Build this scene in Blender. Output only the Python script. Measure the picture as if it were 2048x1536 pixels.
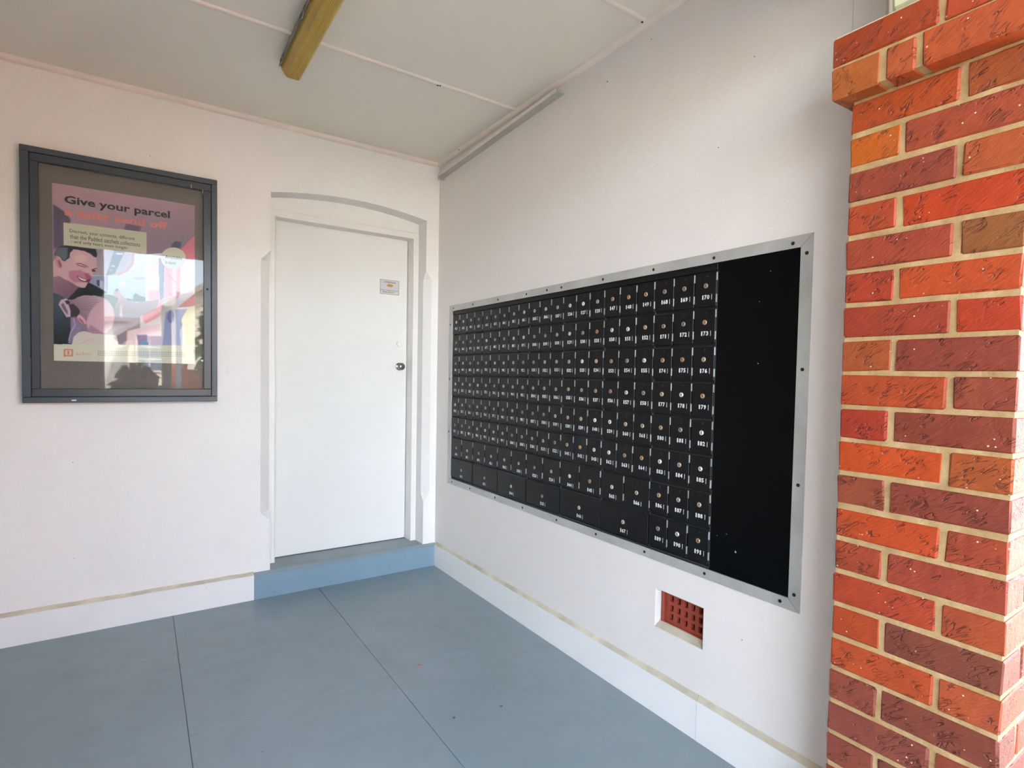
import bpy, bmesh, math, random
import numpy as np
from mathutils import Vector, Matrix

for o in list(bpy.data.objects): bpy.data.objects.remove(o)
S = bpy.context.scene
COL = S.collection
random.seed(7)
PI = math.pi

# ------------------------------------------------------------------ camera
CAM = Vector((-1.66741, -3.40163, 1.30078))
YAW, PITCH, ROLL, FPX, SX, SY = 0.588822, -0.0358288, 0.0182631, 1109.087, -2.2078, 22.571
f = Vector((math.sin(YAW)*math.cos(PITCH), math.cos(YAW)*math.cos(PITCH), math.sin(PITCH)))
r0 = Vector((math.cos(YAW), -math.sin(YAW), 0)); u0 = r0.cross(f)
r = math.cos(ROLL)*r0 + math.sin(ROLL)*u0
u = -math.sin(ROLL)*r0 + math.cos(ROLL)*u0
cd = bpy.data.cameras.new('camera'); cam = bpy.data.objects.new('camera', cd); COL.objects.link(cam)
cam.matrix_world = Matrix(((r.x, u.x, -f.x, CAM.x), (r.y, u.y, -f.y, CAM.y), (r.z, u.z, -f.z, CAM.z), (0, 0, 0, 1)))
cd.sensor_fit = 'HORIZONTAL'; cd.sensor_width = 36; cd.lens = 36*FPX/2048
cd.shift_x = -SX/2048; cd.shift_y = SY/2048; cd.clip_start = .02
S.camera = cam

def at(px, py, ax, val):
    """point of the photograph on the plane axis = val (for measuring)"""
    d = f + r*((px-1024-SX)/FPX) - u*((py-768-SY)/FPX)
    return CAM + d*((val-CAM[ax])/d[ax])

# ------------------------------------------------------------------ world, sun, exposure
w = bpy.data.worlds.new('world'); S.world = w; w.use_nodes = True
nt = w.node_tree; nt.nodes.clear()
sky = nt.nodes.new('ShaderNodeTexSky'); sky.sky_type = 'NISHITA'; sky.sun_disc = False
sky.sun_elevation = math.radians(52); sky.sun_rotation = math.radians(25); sky.air_density = 1.0; sky.dust_density = 3.0; sky.ozone_density = 1.0
hs = nt.nodes.new('ShaderNodeHueSaturation'); hs.inputs['Saturation'].default_value = .72
bg = nt.nodes.new('ShaderNodeBackground'); bg.inputs['Strength'].default_value = .52
out = nt.nodes.new('ShaderNodeOutputWorld')
nt.links.new(sky.outputs[0], hs.inputs['Color']); nt.links.new(hs.outputs[0], bg.inputs['Color']); nt.links.new(bg.outputs[0], out.inputs['Surface'])
sd = bpy.data.lights.new('sun', 'SUN'); sd.energy = 3.4; sd.angle = math.radians(2); sd.color = (1, .96, .90)
sun = bpy.data.objects.new('sun', sd); COL.objects.link(sun); sun.location = (3, 6, 12)
sun.rotation_euler = Vector((-.35, -.75, -1.05)).to_track_quat('-Z', 'Y').to_euler()
S.view_settings.view_transform = 'Standard'; S.view_settings.look = 'None'
S.view_settings.gamma = 1; S.view_settings.use_curve_mapping = False
S.view_settings.exposure = 3.01

# ------------------------------------------------------------------ helpers
OFF = {}
def lin(c):
    return tuple(((v/255)/12.92 if v/255 <= .04045 else (((v/255)+.055)/1.055)**2.4) for v in c)

def set_props(o, label=None, cat=None, group=None, kind=None):
    if label: o['label'] = label
    if cat: o['category'] = cat
    if group: o['group'] = group
    if kind: o['kind'] = kind
    return o

def empty(name, loc, **k):
    o = bpy.data.objects.new(name, None); COL.objects.link(o); o.location = loc
    o.empty_display_size = .05; OFF[o.name] = Vector(loc); return set_props(o, **k)

class MB:
    def __init__(s): s.v = []; s.f = []; s.m = []
    def add(s, vs, fs, mi=0):
        n = len(s.v); s.v += [tuple(p) for p in vs]; s.f += [tuple(i+n for i in q) for q in fs]; s.m += [mi]*len(fs); return s
    def box(s, x0, x1, y0, y1, z0, z1, mi=0):
        vs = [(x, y, z) for x in (x0, x1) for y in (y0, y1) for z in (z0, z1)]
        return s.add(vs, [(0,1,3,2),(4,6,7,5),(0,4,5,1),(2,3,7,6),(0,2,6,4),(1,5,7,3)], mi)
    def bbox(s, x0, x1, y0, y1, z0, z1, b=.002, jit=0, rnd=random, mi=0):
        """box with chamfered edges and corners (44 triangles)"""
        X = (x0, x1); Y = (y0, y1); Z = (z0, z1); vs = []; idx = {}
        for i in (0, 1):
            for j in (0, 1):
                for k in (0, 1):
                    sx, sy, sz = (1-2*i), (1-2*j), (1-2*k)
                    bb = [b*(1+rnd.uniform(-.5, .9)*bool(jit)) for _ in range(3)]
                    d = [rnd.uniform(-jit, jit) for _ in range(3)]
                    P = Vector((X[i]+d[0], Y[j]+d[1], Z[k]+d[2]))
                    for a in range(3):
                        q = P.copy()
                        for c in range(3):
                            if c != a: q[c] += (sx, sy, sz)[c]*bb[c]
                        idx[(i, j, k, a)] = len(vs); vs.append(tuple(q))
        fs = []
        g = lambda i, j, k, a: idx[(i, j, k, a)]
        for i in (0, 1): fs.append([g(i,0,0,0), g(i,1,0,0), g(i,1,1,0), g(i,0,1,0)])
        for j in (0, 1): fs.append([g(0,j,0,1), g(1,j,0,1), g(1,j,1,1), g(0,j,1,1)])
        for k in (0, 1): fs.append([g(0,0,k,2), g(1,0,k,2), g(1,1,k,2), g(0,1,k,2)])
        for j in (0, 1):
            for k in (0, 1): fs.append([g(0,j,k,1), g(1,j,k,1), g(1,j,k,2), g(0,j,k,2)])
        for i in (0, 1):
            for k in (0, 1): fs.append([g(i,0,k,0), g(i,1,k,0), g(i,1,k,2), g(i,0,k,2)])
        for i in (0, 1):
            for j in (0, 1): fs.append([g(i,j,0,0), g(i,j,1,0), g(i,j,1,1), g(i,j,0,1)])
        for i in (0, 1):
            for j in (0, 1):
                for k in (0, 1): fs.append([g(i,j,k,0), g(i,j,k,1), g(i,j,k,2)])
        return s.add(vs, fs, mi)
    def prism(s, prof, axis, a, b, mi=0):
        """extrude a closed 2-D profile along an axis ('x','y','z')"""
        def P(p, t):
            return {'x': (t, p[0], p[1]), 'y': (p[0], t, p[1]), 'z': (p[0], p[1], t)}[axis]
        n = len(prof); vs = [P(p, a) for p in prof]+[P(p, b) for p in prof]
        return s.add(vs, [tuple(range(n)), tuple(range(n, 2*n))]+[(i, (i+1) % n, n+(i+1) % n, n+i) for i in range(n)], mi)
    def lathe(s, prof, c, axis, n=20, mi=0):
        """prof: (radius, distance) along axis vector from c"""
        a = Vector(axis).normalized(); p = a.orthogonal().normalized(); q = a.cross(p); c = Vector(c)
        vs = []
        for (rr, t) in prof:
            for i in range(n):
                th = 2*PI*i/n; vs.append(c+a*t+(p*math.cos(th)+q*math.sin(th))*max(rr, 1e-5))
        fs = []
        for k in range(len(prof)-1):
            for i in range(n): fs.append((k*n+i, k*n+(i+1) % n, (k+1)*n+(i+1) % n, (k+1)*n+i))
        fs.append(tuple(range(n))); fs.append(tuple((len(prof)-1)*n+i for i in range(n)))
        return s.add(vs, fs, mi)
    def tube(s, pts, rad, n=8, mi=0):
        pts = [Vector(p) for p in pts]; vs = []; fs = []
        for i, p in enumerate(pts):
            d = (pts[min(i+1, len(pts)-1)]-pts[max(i-1, 0)]).normalized()
            a = d.cross(Vector((.12, .31, .94))).normalized(); b = d.cross(a)
            for k in range(n):
                th = 2*PI*k/n; vs.append(p+(a*math.cos(th)+b*math.sin(th))*rad)
        for i in range(len(pts)-1):
            for k in range(n): fs.append((i*n+k, i*n+(k+1) % n, (i+1)*n+(k+1) % n, (i+1)*n+k))
        fs.append(tuple(range(n))); fs.append(tuple((len(pts)-1)*n+k for k in range(n)))
        return s.add(vs, fs, mi)
    def build(s, name, mats, parent=None, origin=None, smooth=False, recalc=True, **props):
        if not isinstance(mats, (list, tuple)): mats = [mats]
        off = OFF[parent.name] if parent else Vector((0, 0, 0))
        org = Vector(origin) if origin else (Vector(off) if parent else None)
        if org is None:
            a = np.array(s.v); mn = a.min(0); mx = a.max(0)
            org = Vector(((mn[0]+mx[0])/2, (mn[1]+mx[1])/2, mn[2]))
        me = bpy.data.meshes.new(name)
        me.from_pydata([tuple(Vector(v)-org) for v in s.v], [], s.f)
        for m in mats: me.materials.append(m)
        me.polygons.foreach_set('material_index', s.m)
        if recalc:
            bm = bmesh.new(); bm.from_mesh(me); bmesh.ops.recalc_face_normals(bm, faces=bm.faces); bm.to_mesh(me); bm.free()
        if smooth:
            me.polygons.foreach_set('use_smooth', [True]*len(me.polygons))
            me.set_sharp_from_angle(angle=math.radians(40))
        me.update()
        o = bpy.data.objects.new(name, me); COL.objects.link(o)
        if parent: o.parent = parent; o.location = org-off
        else: o.location = org
        OFF[o.name] = org
        return set_props(o, **props)

def solid_grid(mb, xs, ys, zs, skip):
    """cells between the cuts, minus those skip(cx,cy,cz) rejects; shared faces left out"""
    nx, ny, nz = len(xs)-1, len(ys)-1, len(zs)-1
    K = [[[not skip((xs[i]+xs[i+1])/2, (ys[j]+ys[j+1])/2, (zs[k]+zs[k+1])/2) for k in range(nz)] for j in range(ny)] for i in range(nx)]
    ok = lambda i, j, k: 0 <= i < nx and 0 <= j < ny and 0 <= k < nz and K[i][j][k]
    ids = {}; vs = []; fs = []
    def V(i, j, k):
        if (i, j, k) not in ids: ids[(i, j, k)] = len(vs); vs.append((xs[i], ys[j], zs[k]))
        return ids[(i, j, k)]
    for i in range(nx):
        for j in range(ny):
            for k in range(nz):
                if not K[i][j][k]: continue
                if not ok(i-1,j,k): fs.append((V(i,j,k),V(i,j,k+1),V(i,j+1,k+1),V(i,j+1,k)))
                if not ok(i+1,j,k): fs.append((V(i+1,j,k),V(i+1,j+1,k),V(i+1,j+1,k+1),V(i+1,j,k+1)))
                if not ok(i,j-1,k): fs.append((V(i,j,k),V(i+1,j,k),V(i+1,j,k+1),V(i,j,k+1)))
                if not ok(i,j+1,k): fs.append((V(i,j+1,k),V(i,j+1,k+1),V(i+1,j+1,k+1),V(i+1,j+1,k)))
                if not ok(i,j,k-1): fs.append((V(i,j,k),V(i,j+1,k),V(i+1,j+1,k),V(i+1,j,k)))
                if not ok(i,j,k+1): fs.append((V(i,j,k+1),V(i+1,j,k+1),V(i+1,j+1,k+1),V(i,j+1,k+1)))
    mb.add(vs, fs)

# ------------------------------------------------------------------ materials
class NT:
    def __init__(s, name):
        s.m = bpy.data.materials.new(name); s.m.use_nodes = True; s.t = s.m.node_tree
        s.b = s.t.nodes['Principled BSDF']
    def n(s, typ, ins=None, **at_):
        x = s.t.nodes.new(typ)
        for k, v in at_.items(): setattr(x, k, v)
        for k, v in (ins or {}).items():
            if isinstance(v, bpy.types.NodeSocket): s.t.links.new(v, x.inputs[k])
            else: x.inputs[k].default_value = v
        return x
    def link(s, a, b): s.t.links.new(a, b)
    def coord(s, scale=(1, 1, 1), rot=(0, 0, 0), world=False):
        if world: c = s.n('ShaderNodeNewGeometry').outputs['Position']
        else: c = s.n('ShaderNodeTexCoord').outputs['Object']
        return s.n('ShaderNodeMapping', {'Vector': c, 'Scale': scale, 'Rotation': rot}).outputs[0]
    def noise(s, vec, scale, detail=3, rough=.5, dist=0):
        return s.n('ShaderNodeTexNoise', {'Vector': vec, 'Scale': scale, 'Detail': detail, 'Roughness': rough, 'Distortion': dist}).outputs['Fac']
    def ramp(s, fac, stops, interp='LINEAR'):
        x = s.n('ShaderNodeValToRGB', {'Fac': fac}); cr = x.color_ramp; cr.interpolation = interp
        while len(cr.elements) > 1: cr.elements.remove(cr.elements[-1])
        for i, (p, c) in enumerate(stops):
            e = cr.elements[0] if i == 0 else cr.elements.new(p)
            e.position = p; e.color = (c, c, c, 1) if isinstance(c, (int, float)) else (*c, 1)
        return x.outputs['Color']
    def mix(s, fac, a, b, blend='MIX'):
        x = s.n('ShaderNodeMix', data_type='RGBA', blend_type=blend)
        for k, v in ((0, fac), (6, a), (7, b)):
            if isinstance(v, bpy.types.NodeSocket): s.link(v, x.inputs[k])
            else: x.inputs[k].default_value = v if k == 0 else (*v, 1)
        return x.outputs[2]
    def math(s, op, a, b=0.0):
        x = s.n('ShaderNodeMath', operation=op)
        for k, v in ((0, a), (1, b)):
            if isinstance(v, bpy.types.NodeSocket): s.link(v, x.inputs[k])
            else: x.inputs[k].default_value = v
        return x.outputs[0]
    def bump(s, h, strength=.3, dist=.01, prev=None):
        ins = {'Height': h, 'Strength': strength, 'Distance': dist}
        if prev is not None: ins['Normal'] = prev
        x = s.n('ShaderNodeBump', ins); return x.outputs[0]
    def fin(s, color=None, rough=None, normal=None, **kw):
        for k, v in (('Base Color', color), ('Roughness', rough), ('Normal', normal)):
            if v is None: continue
            if isinstance(v, bpy.types.NodeSocket): s.link(v, s.b.inputs[k])
            else: s.b.inputs[k].default_value = (*v, 1) if k == 'Base Color' else v
        for k, v in kw.items(): s.b.inputs[k.replace('_', ' ')].default_value = v
        return s.m

def simple(name, rgb, rough=.5, metal=0, spec=.5, var=.06, bump=0, bscale=60):
    t = NT(name); c = t.coord(world=True)
    n_ = t.noise(c, 9, 4); col = lin(rgb)
    colr = t.mix(t.ramp(n_, [(.3, 0.0), (.7, 1.0)]), tuple(v*(1-var) for v in col), tuple(min(1, v*(1+var)) for v in col))
    nrm = t.bump(t.noise(c, bscale, 4), bump, .002) if bump else None
    return t.fin(colr, rough, nrm, Metallic=metal, Specular_IOR_Level=spec)

def plaster(name, rgb, axis, amount=.35, pits=True, grain=1.0):
    t = NT(name); c = t.coord(world=True); col = lin(rgb)
    big = t.noise(c, 1.3, 3, .6); med = t.noise(c, 7, 5, .6)
    base = t.mix(t.ramp(big, [(.35, 0.0), (.7, 1.0)]), tuple(v*.965 for v in col), col)
    base = t.mix(t.ramp(med, [(.4, 0.0), (.75, .35)]), base, tuple(v*p for v, p in zip(col, (.95, .93, .90))))
    rot = (0, 0, 0)
    st = t.n('ShaderNodeMapping', {'Vector': c, 'Scale': (1, 1, 1), 'Rotation': (.4, .7, .3)}).outputs[0]
    st2 = t.n('ShaderNodeMapping', {'Vector': st, 'Scale': (26, 26, 95)}).outputs[0]
    drag = t.noise(st2, 1.0*grain, 4, .65, .8)
    fine = t.noise(c, 170, 3, .6)
    h = t.math('ADD', t.math('MULTIPLY', drag, .7), t.math('MULTIPLY', fine, .35))
    h = t.math('ADD', h, t.math('MULTIPLY', t.noise(c, 12, 3), 1.2))
    nrm = t.bump(h, amount, .006)
    if pits:
        vo = t.n('ShaderNodeTexVoronoi', {'Vector': c, 'Scale': 11.0, 'Randomness': 1.0})
        sp = t.ramp(vo.outputs['Distance'], [(.0, 1.0), (.018, 1.0), (.03, 0.0)])
        pick = t.ramp(t.noise(c, 2.7, 2), [(.56, 0.0), (.6, 1.0)], )
        base = t.mix(t.math('MULTIPLY', sp, pick), base, lin((120, 105, 92)))
    return t.fin(base, .62, nrm, Specular_IOR_Level=.35)

M = {}
M['wall'] = plaster('white_plaster', (239, 235, 230), 0, .45)
M['wallr'] = plaster('white_plaster_smooth', (232, 225, 219), 0, .32)
M['base'] = plaster('baseboard_paint', (236, 234, 231), 0, .3)
M['ceil'] = plaster('ceiling_paint', (238, 231, 216), 0, .06, pits=False)
M['batten'] = simple('batten_paint', (236, 222, 210), .5, var=.04)
M['door'] = plaster('door_paint', (236, 234, 229), 0, .05, pits=False)
M['jamb'] = simple('jamb_paint', (234, 230, 224), .45, var=.03)
M['slate'] = simple('slate_enamel', (66, 74, 82), .38, var=.08)
M['slate2'] = simple('slate_enamel_inner', (58, 64, 70), .33, var=.08)
M['alu'] = simple('brushed_aluminium', (184, 183, 178), .45, .2, var=.12, bump=.1)
M['screw'] = simple('dark_screw', (58, 50, 46), .4, .6)
M['chrome'] = simple('satin_steel', (150, 145, 135), .25, 1.0)
M['black'] = simple('black_enamel', (15, 15, 16), .4, spec=.3, var=.25)
M['carcass'] = simple('black_rail', (28, 28, 28), .5, spec=.4, var=.2)
M['panel'] = simple('gloss_black_panel', (3, 4, 5), .3, spec=.16, var=.2)
M['hinge'] = simple('hinge_zinc', (150, 150, 148), .4, .4, var=.3)
M['digit'] = simple('white_number_paint', (225, 225, 222), .5, var=.1)
M['slot'] = simple('slot_shadow_black', (12, 11, 10), .6)
M['terra'] = simple('terracotta', (150, 62, 44), .6, var=.15, bump=.2)
M['vent_shade'] = simple('vent_cavity_shade', (22, 14, 12), .8)
M['trunk'] = simple('grey_trunking', (176, 174, 162), .5, var=.08)
M['ledge'] = simple('weathered_ledge', (204, 194, 172), .85, var=.2, bump=.7, bscale=90)
M['dark'] = simple('joint_dark', (112, 122, 128), .8)
M['ridge'] = simple('fixture_steel', (120, 122, 112), .35, .3, var=.3)

# floor paint
def floor_paint(name, rgb, rough=.33):
    t = NT(name); c = t.coord(world=True); col = lin(rgb)
    a = t.noise(c, 2.1, 5, .62, .6); b = t.noise(c, 9, 5, .65, .4)
    base = t.mix(t.ramp(a, [(.38, 0.0), (.68, 1.0)]), tuple(v*p for v, p in zip(col, (.93, .95, .93))), tuple(v*1.04 for v in col))
    base = t.mix(t.ramp(b, [(.52, 0.0), (.72, .35)]), base, tuple(v*p for v, p in zip(col, (.86, .84, .80))))
    vo = t.n('ShaderNodeTexVoronoi', {'Vector': c, 'Scale': 7.0, 'Randomness': 1.0})
    base = t.mix(t.ramp(vo.outputs['Distance'], [(0, 1.0), (.012, 1.0), (.022, 0.0)]), base, lin((70, 72, 68)))
    rg = t.ramp(b, [(.3, rough-.05), (.75, rough+.12)])
    nrm = t.bump(t.math('ADD', t.noise(c, 6, 3), t.math('MULTIPLY', t.noise(c, 120, 3), .15)), .12, .004)
    return t.fin(base, rg, nrm, Specular_IOR_Level=.45)
M['floor'] = floor_paint('blue_grey_floor_paint', (138, 151, 156))
M['step'] = floor_paint('blue_step_paint', (126, 150, 166), .45)
M['stept'] = floor_paint('grey_blue_tread_paint', (140, 152, 158), .42)

# bricks: colour comes from the object's own colour
def brick_mat():
    t = NT('pressed_brick'); oi = t.n('ShaderNodeObjectInfo'); c0 = t.n('ShaderNodeTexCoord').outputs['Object']
    off = t.n('ShaderNodeVectorMath', {0: oi.outputs['Location'], 1: (13.1, 7.7, 31.3)}, operation='MULTIPLY').outputs[0]
    c = t.n('ShaderNodeVectorMath', {0: c0, 1: off}, operation='ADD').outputs[0]
    a = t.noise(c, 7, 5, .6, .6); b = t.noise(c, 38, 5, .65)
    base = t.mix(t.ramp(a, [(.35, 0.0), (.68, .75)]), oi.outputs['Color'], t.mix(1.0, oi.outputs['Color'], (.72, .70, .92), 'MULTIPLY'))
    base = t.mix(t.ramp(b, [(.45, 0.0), (.8, .45)]), base, t.mix(1.0, oi.outputs['Color'], (1.25, 1.35, 1.2), 'MULTIPLY'))
    # burnt blotches
    bl = t.ramp(t.noise(c, 5.2, 4, .7), [(.64, 0.0), (.76, .55)])
    base = t.mix(bl, base, lin((120, 70, 58)))
    # drag creases
    rot = t.n('ShaderNodeMapping', {'Vector': c, 'Rotation': (.65, 0, 0)}).outputs[0]
    st = t.n('ShaderNodeMapping', {'Vector': rot, 'Scale': (20, 16, 75)}).outputs[0]
    cr = t.noise(st, 1.0, 2, .5, 1.2)
    ridge = t.math('ABSOLUTE', t.math('SUBTRACT', cr, .5))
    crease = t.ramp(ridge, [(0, 1.0), (.016, .7), (.04, 0.0)])
    mask = t.ramp(t.noise(c, 21, 3), [(.51, 0.0), (.58, 1.0)])
    crk = t.math('MULTIPLY', crease, mask)
    base = t.mix(t.math('MULTIPLY', crk, .7), base, lin((84, 30, 22)))
    vo = t.n('ShaderNodeTexVoronoi', {'Vector': c, 'Scale': 60.0, 'Randomness': 1.0})
    sp = t.math('MULTIPLY', t.ramp(vo.outputs['Distance'], [(0, 1.0), (.07, 1.0), (.13, 0.0)]), t.ramp(t.noise(c, 19, 2), [(.55, 0.0), (.59, 1.0)]))
    base = t.mix(sp, base, lin((232, 212, 190)))
    h = t.math('SUBTRACT', t.math('ADD', t.math('MULTIPLY', b, .25), t.math('MULTIPLY', t.noise(c, 15, 4, .6, 1.2), .9)), t.math('MULTIPLY', crk, 1.3))
    h = t.math('ADD', h, t.math('MULTIPLY', t.noise(st, 2.0, 3, .5, 1), .5))
    return t.fin(base, .55, t.bump(h, .6, .005), Specular_IOR_Level=.4)
M['brick'] = brick_mat()
def mortar_mat():
    t = NT('sandy_mortar'); c = t.coord(world=True)
    a = t.noise(c, 18, 5, .6); b = t.noise(c, 260, 3, .6)
    base = t.mix(t.ramp(a, [(.3, 0.0), (.7, 1.0)]), lin((156, 122, 78)), lin((190, 160, 114)))
    base = t.mix(t.ramp(b, [(.5, 0.0), (.8, .35)]), base, lin((128, 104, 76)))
    return t.fin(base, .85, t.bump(t.math('ADD', t.noise(c, 40, 4), t.math('MULTIPLY', b, .4)), .6, .004))
M['mortar'] = mortar_mat()

# ------------------------------------------------------------------ setting: floor
H = 2.7
fl = MB(); fl.box(-3.3, .0, -3.06, .0, -.16, -.004)
floor = fl.build('floor', M['dark'], kind='structure')
def slab(x0, x1, y0, y1):
    MB().bbox(x0+.0008, x1-.0008, y0+.0008, y1-.0008, -.012, 0, b=.0012).build('slab', M['floor'], floor, origin=((x0+x1)/2, (y0+y1)/2, -.012))
slab(-3.3, -1.532, -3.06, 0)
slab(-1.532, -.782, -.599, 0); slab(-1.532, -.782, -1.179, -.599); slab(-1.532, -.782, -3.06, -1.179)
slab(-.782, 0, -1.179, 0); slab(-.782, 0, -3.06, -1.179)

# ------------------------------------------------------------------ wall_back (with the door recess) and arch
XL, XR = -1.0505, -.0895
arch = lambda x: 2.312+.046*(1-((x-(XL+XR)/2)/((XR-XL)/2))**2)
T = .30
wb = MB()
zs = [-.1, .44, .49, 1.93, 1.985, 2.312]
def cham(z, a): return .052 if .49 <= z <= 1.93 else 0.0
ps = []
for z in zs:
    c = cham(z, 0); e = 1e-4
    ps.append([(-3.4, 0, z), (XL-max(c, e), 0, z), (XL, max(c, e), z), (XL, T, z), (-3.4, T, z)])
for k in range(len(zs)-1):
    a, b = ps[k], ps[k+1]; wb.add(a+b, [(i, (i+1) % 5, 5+(i+1) % 5, 5+i) for i in range(5)])
wb.add(ps[0], [(0, 1, 2, 3, 4)])
ps = []
for z in zs:
    c = .042 if .49 <= z <= 1.93 else 0.0; e = 1e-4
    ps.append([(XR, T, z), (XR, max(c, e), z), (XR+max(c, e), 0, z), (0.0, 0, z), (0.0, T, z)])
for k in range(len(zs)-1):
    a, b = ps[k], ps[k+1]; wb.add(a+b, [(i, (i+1) % 5, 5+(i+1) % 5, 5+i) for i in range(5)])
NA = 24
xa = [XL+(XR-XL)*i/NA for i in range(NA+1)]
for i in range(NA):
    a, b = xa[i], xa[i+1]; za, zb = arch(a), arch(b)
    wb.add([(a,0,za),(b,0,zb),(b,0,H+.02),(a,0,H+.02),(a,T,za),(b,T,zb),(b,T,H+.02),(a,T,H+.02)], [(0,1,2,3),(0,4,5,1),(4,7,6,5),(3,2,6,7)])
wb.add([(-3.4,0,2.312),(XL,0,2.312),(XL,0,H+.02),(-3.4,0,H+.02),(-3.4,T,2.312),(XL,T,2.312),(XL,T,H+.02),(-3.4,T,H+.02)], [(0,1,2,3),(4,7,6,5),(3,2,6,7),(0,3,7,4)])
wb.add([(XR,0,2.312),(0,0,2.312),(0,0,H+.02),(XR,0,H+.02),(XR,T,2.312),(0,T,2.312),(0,T,H+.02),(XR,T,H+.02)], [(0,1,2,3),(4,7,6,5),(3,2,6,7),(1,5,6,2)])
wall_back = wb.build('wall_back', M['wall'], kind='structure', recalc=False)
bm = bmesh.new(); bm.from_mesh(wall_back.data); bmesh.ops.remove_doubles(bm, verts=bm.verts, dist=1e-5); bmesh.ops.recalc_face_normals(bm, faces=bm.faces); bm.to_mesh(wall_back.data); bm.free()

# wall_right with openings for the mailbox bank and the air vent
WR = MB()
BY0, BY1, BZ0, BZ1 = -2.478, -.203, .619, 1.709       # mailbox opening
VY0, VY1, VZ0, VZ1 = -2.169, -1.946, .332, .4826      # vent opening
solid_grid(WR, [0, .30], [-2.69, BY0, VY0, VY1, BY1, .30], [-.1, VZ0, VZ1, BZ0, BZ1, H+.02],
           lambda x, y, z: (BY0 < y < BY1 and BZ0 < z < BZ1) or (VY0 < y < VY1 and VZ0 < z < VZ1))
wall_right = WR.build('wall_right', M['wallr'], kind='structure')
MB().bbox(-.006, .0, -2.686, -2.60, .17, 2.66, b=.002).build('trim_1', M['wallr'], kind='structure')

M['tan'] = simple('tan_render', (184, 176, 168), .8, bump=.2)
# hidden sides of the porch: left wall, front return, lintel beam, roof
MB().box(-3.4, -3.2, -3.04, 0, -.1, H).build('wall_left', M['tan'], kind='structure')
MB().box(-3.2, -1.945, -3.04, -2.74, -.1, 2.39).build('wall_front', M['tan'], kind='structure')
MB().box(-4.6, 3.6, -3.04, -2.74, 2.39, 4.2).build('trim_2', M['wallr'], kind='structure')
MB().box(-5.2, 4.2, -3.3, 4.2, 4.2, 4.35).build('roof', M['trunk'], kind='structure')
MB().box(.3, 3.6, -2.74, -2.5, -.1, 2.39).build('wall_street', M['wallr'], kind='structure')

MB().box(-4.6, 3.6, -5.8, -3.041, 2.96, 3.04).build('sky_blocker', M['trunk'], kind='structure')  # unseen slab, added to keep high sky light off the right wall and pillar

MB().box(-3.7, -3.41, -5.0, -2.9, -.36, 4.2).build('side_sky_blocker', M['tan'], kind='structure')  # unseen block, added to cut sky light from the left on the right wall

# ceiling: sheets, cover battens, corner beads
ce = MB(); ce.box(-3.3, .3, -2.74, .3, H+.012, H+.06)
ceiling = ce.build('ceiling', M['ceil'], kind='structure')
for y0, y1 in ((-.93, 0), (-1.83, -.93), (-2.74, -1.83)):
    MB().bbox(-3.2, 0, y0+.002, y1-.002, H, H+.013, b=.001).build('ceiling_sheet', M['ceil'], ceiling, origin=(-1.6, (y0+y1)/2, H))
def bead_prof(w_, h_, n=6):
    return [(-w_/2*math.cos(PI*i/n), -h_*math.sin(PI*i/n)) for i in range(n+1)]
for yb, xe in ((-.93, -.004), (-1.83, -.022)):
    MB().prism([(yb+a, H+b) for a, b in bead_prof(.024, .009)], 'x', -3.2, xe).build('batten', M['batten'], ceiling, smooth=True)
q = [(0, 0)]+[(-.024*math.cos(PI/2*i/5), -.024*math.sin(PI/2*i/5)) for i in range(6)]
MB().prism([(a, H+b) for a, b in q], 'x', -3.2, 0).build('corner_bead', M['batten'], ceiling, smooth=True)
MB().prism([(a, H+b) for a, b in q], 'y', -2.6, 0).build('corner_bead', M['batten'], ceiling, smooth=True)
for X, Y in ((-.46, -.93), (-.47, -.925), (-.03, -1.826), (-.024, -.31)):
    MB().lathe([(.005, 0), (.004, .002)], (X, Y, H-.009), (0, 0, -1), 8).build('nail_head', M['screw'], ceiling)

# ------------------------------------------------------------------ baseboards and doorstep
def wob(a, n, amp): return [random.uniform(-amp, amp) for _ in range(n)]
def base_run(name, axis, a0, a1, prot, ledge_h=.156, body=.141, cuts=()):
    root = empty(name, ((a0+a1)/2, -prot/2, 0) if axis == 'x' else (-prot/2, (a0+a1)/2, 0), kind='structure')
    edges = [a0]+list(cuts)+[a1]
    for i in range(len(edges)-1):
        x0 = edges[i]+(.001 if i else 0); x1 = edges[i+1]-(.001 if i < len(edges)-2 else 0)
        n = max(2, int((x1-x0)/.06)); mb = MB(); md = MB()
        ts = [x0+(x1-x0)*k/n for k in range(n+1)]
        w1 = wob(0, n+1, .0016); w2 = wob(0, n+1, .0018)
        def P(t, d, z): return (t, -d, z) if axis == 'x' else (-d, t, z)
        vs = []
        for k, t in enumerate(ts): vs += [P(t, 0, 0), P(t, prot+w1[k]*.5, .0), P(t, prot+w1[k]*.5, body+w1[k]), P(t, .0, body+w2[k])]
        fs = []
        for k in range(n):
            for j in range(4): fs.append((k*4+j, k*4+(j+1) % 4, k*4+4+(j+1) % 4, k*4+4+j))
        fs += [(0,1,2,3), tuple(n*4+j for j in range(4))]
        mb.add(vs, fs); mb.build('board', M['base'], root)
        vs = []
        for k, t in enumerate(ts): vs += [P(t, -.004, body-.006), P(t, prot+w1[k]*.5-.0012, body-.002+w1[k]), P(t, .001, ledge_h+w2[k]), P(t, -.004, ledge_h+w2[k])]
        md.add(vs, fs); md.build('ledge', M['ledge'], root, label='worn bare sandy ledge along the board top')
    return root
base_run('baseboard_back', 'x', -3.2, -1.139, .023)
base_run('baseboard_right', 'y', -2.682, -.024, .014, .163, .143, cuts=(-2.161,))
st = MB()
st.prism([(-.0235, 0), (-.0235, .136), (-.014, .1415), (0, .1475), (0, 0)], 'x', -1.139, -.0005)
st.f[-3] = st.f[-3]
step = st.build('step', M['step'], kind='structure')
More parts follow.
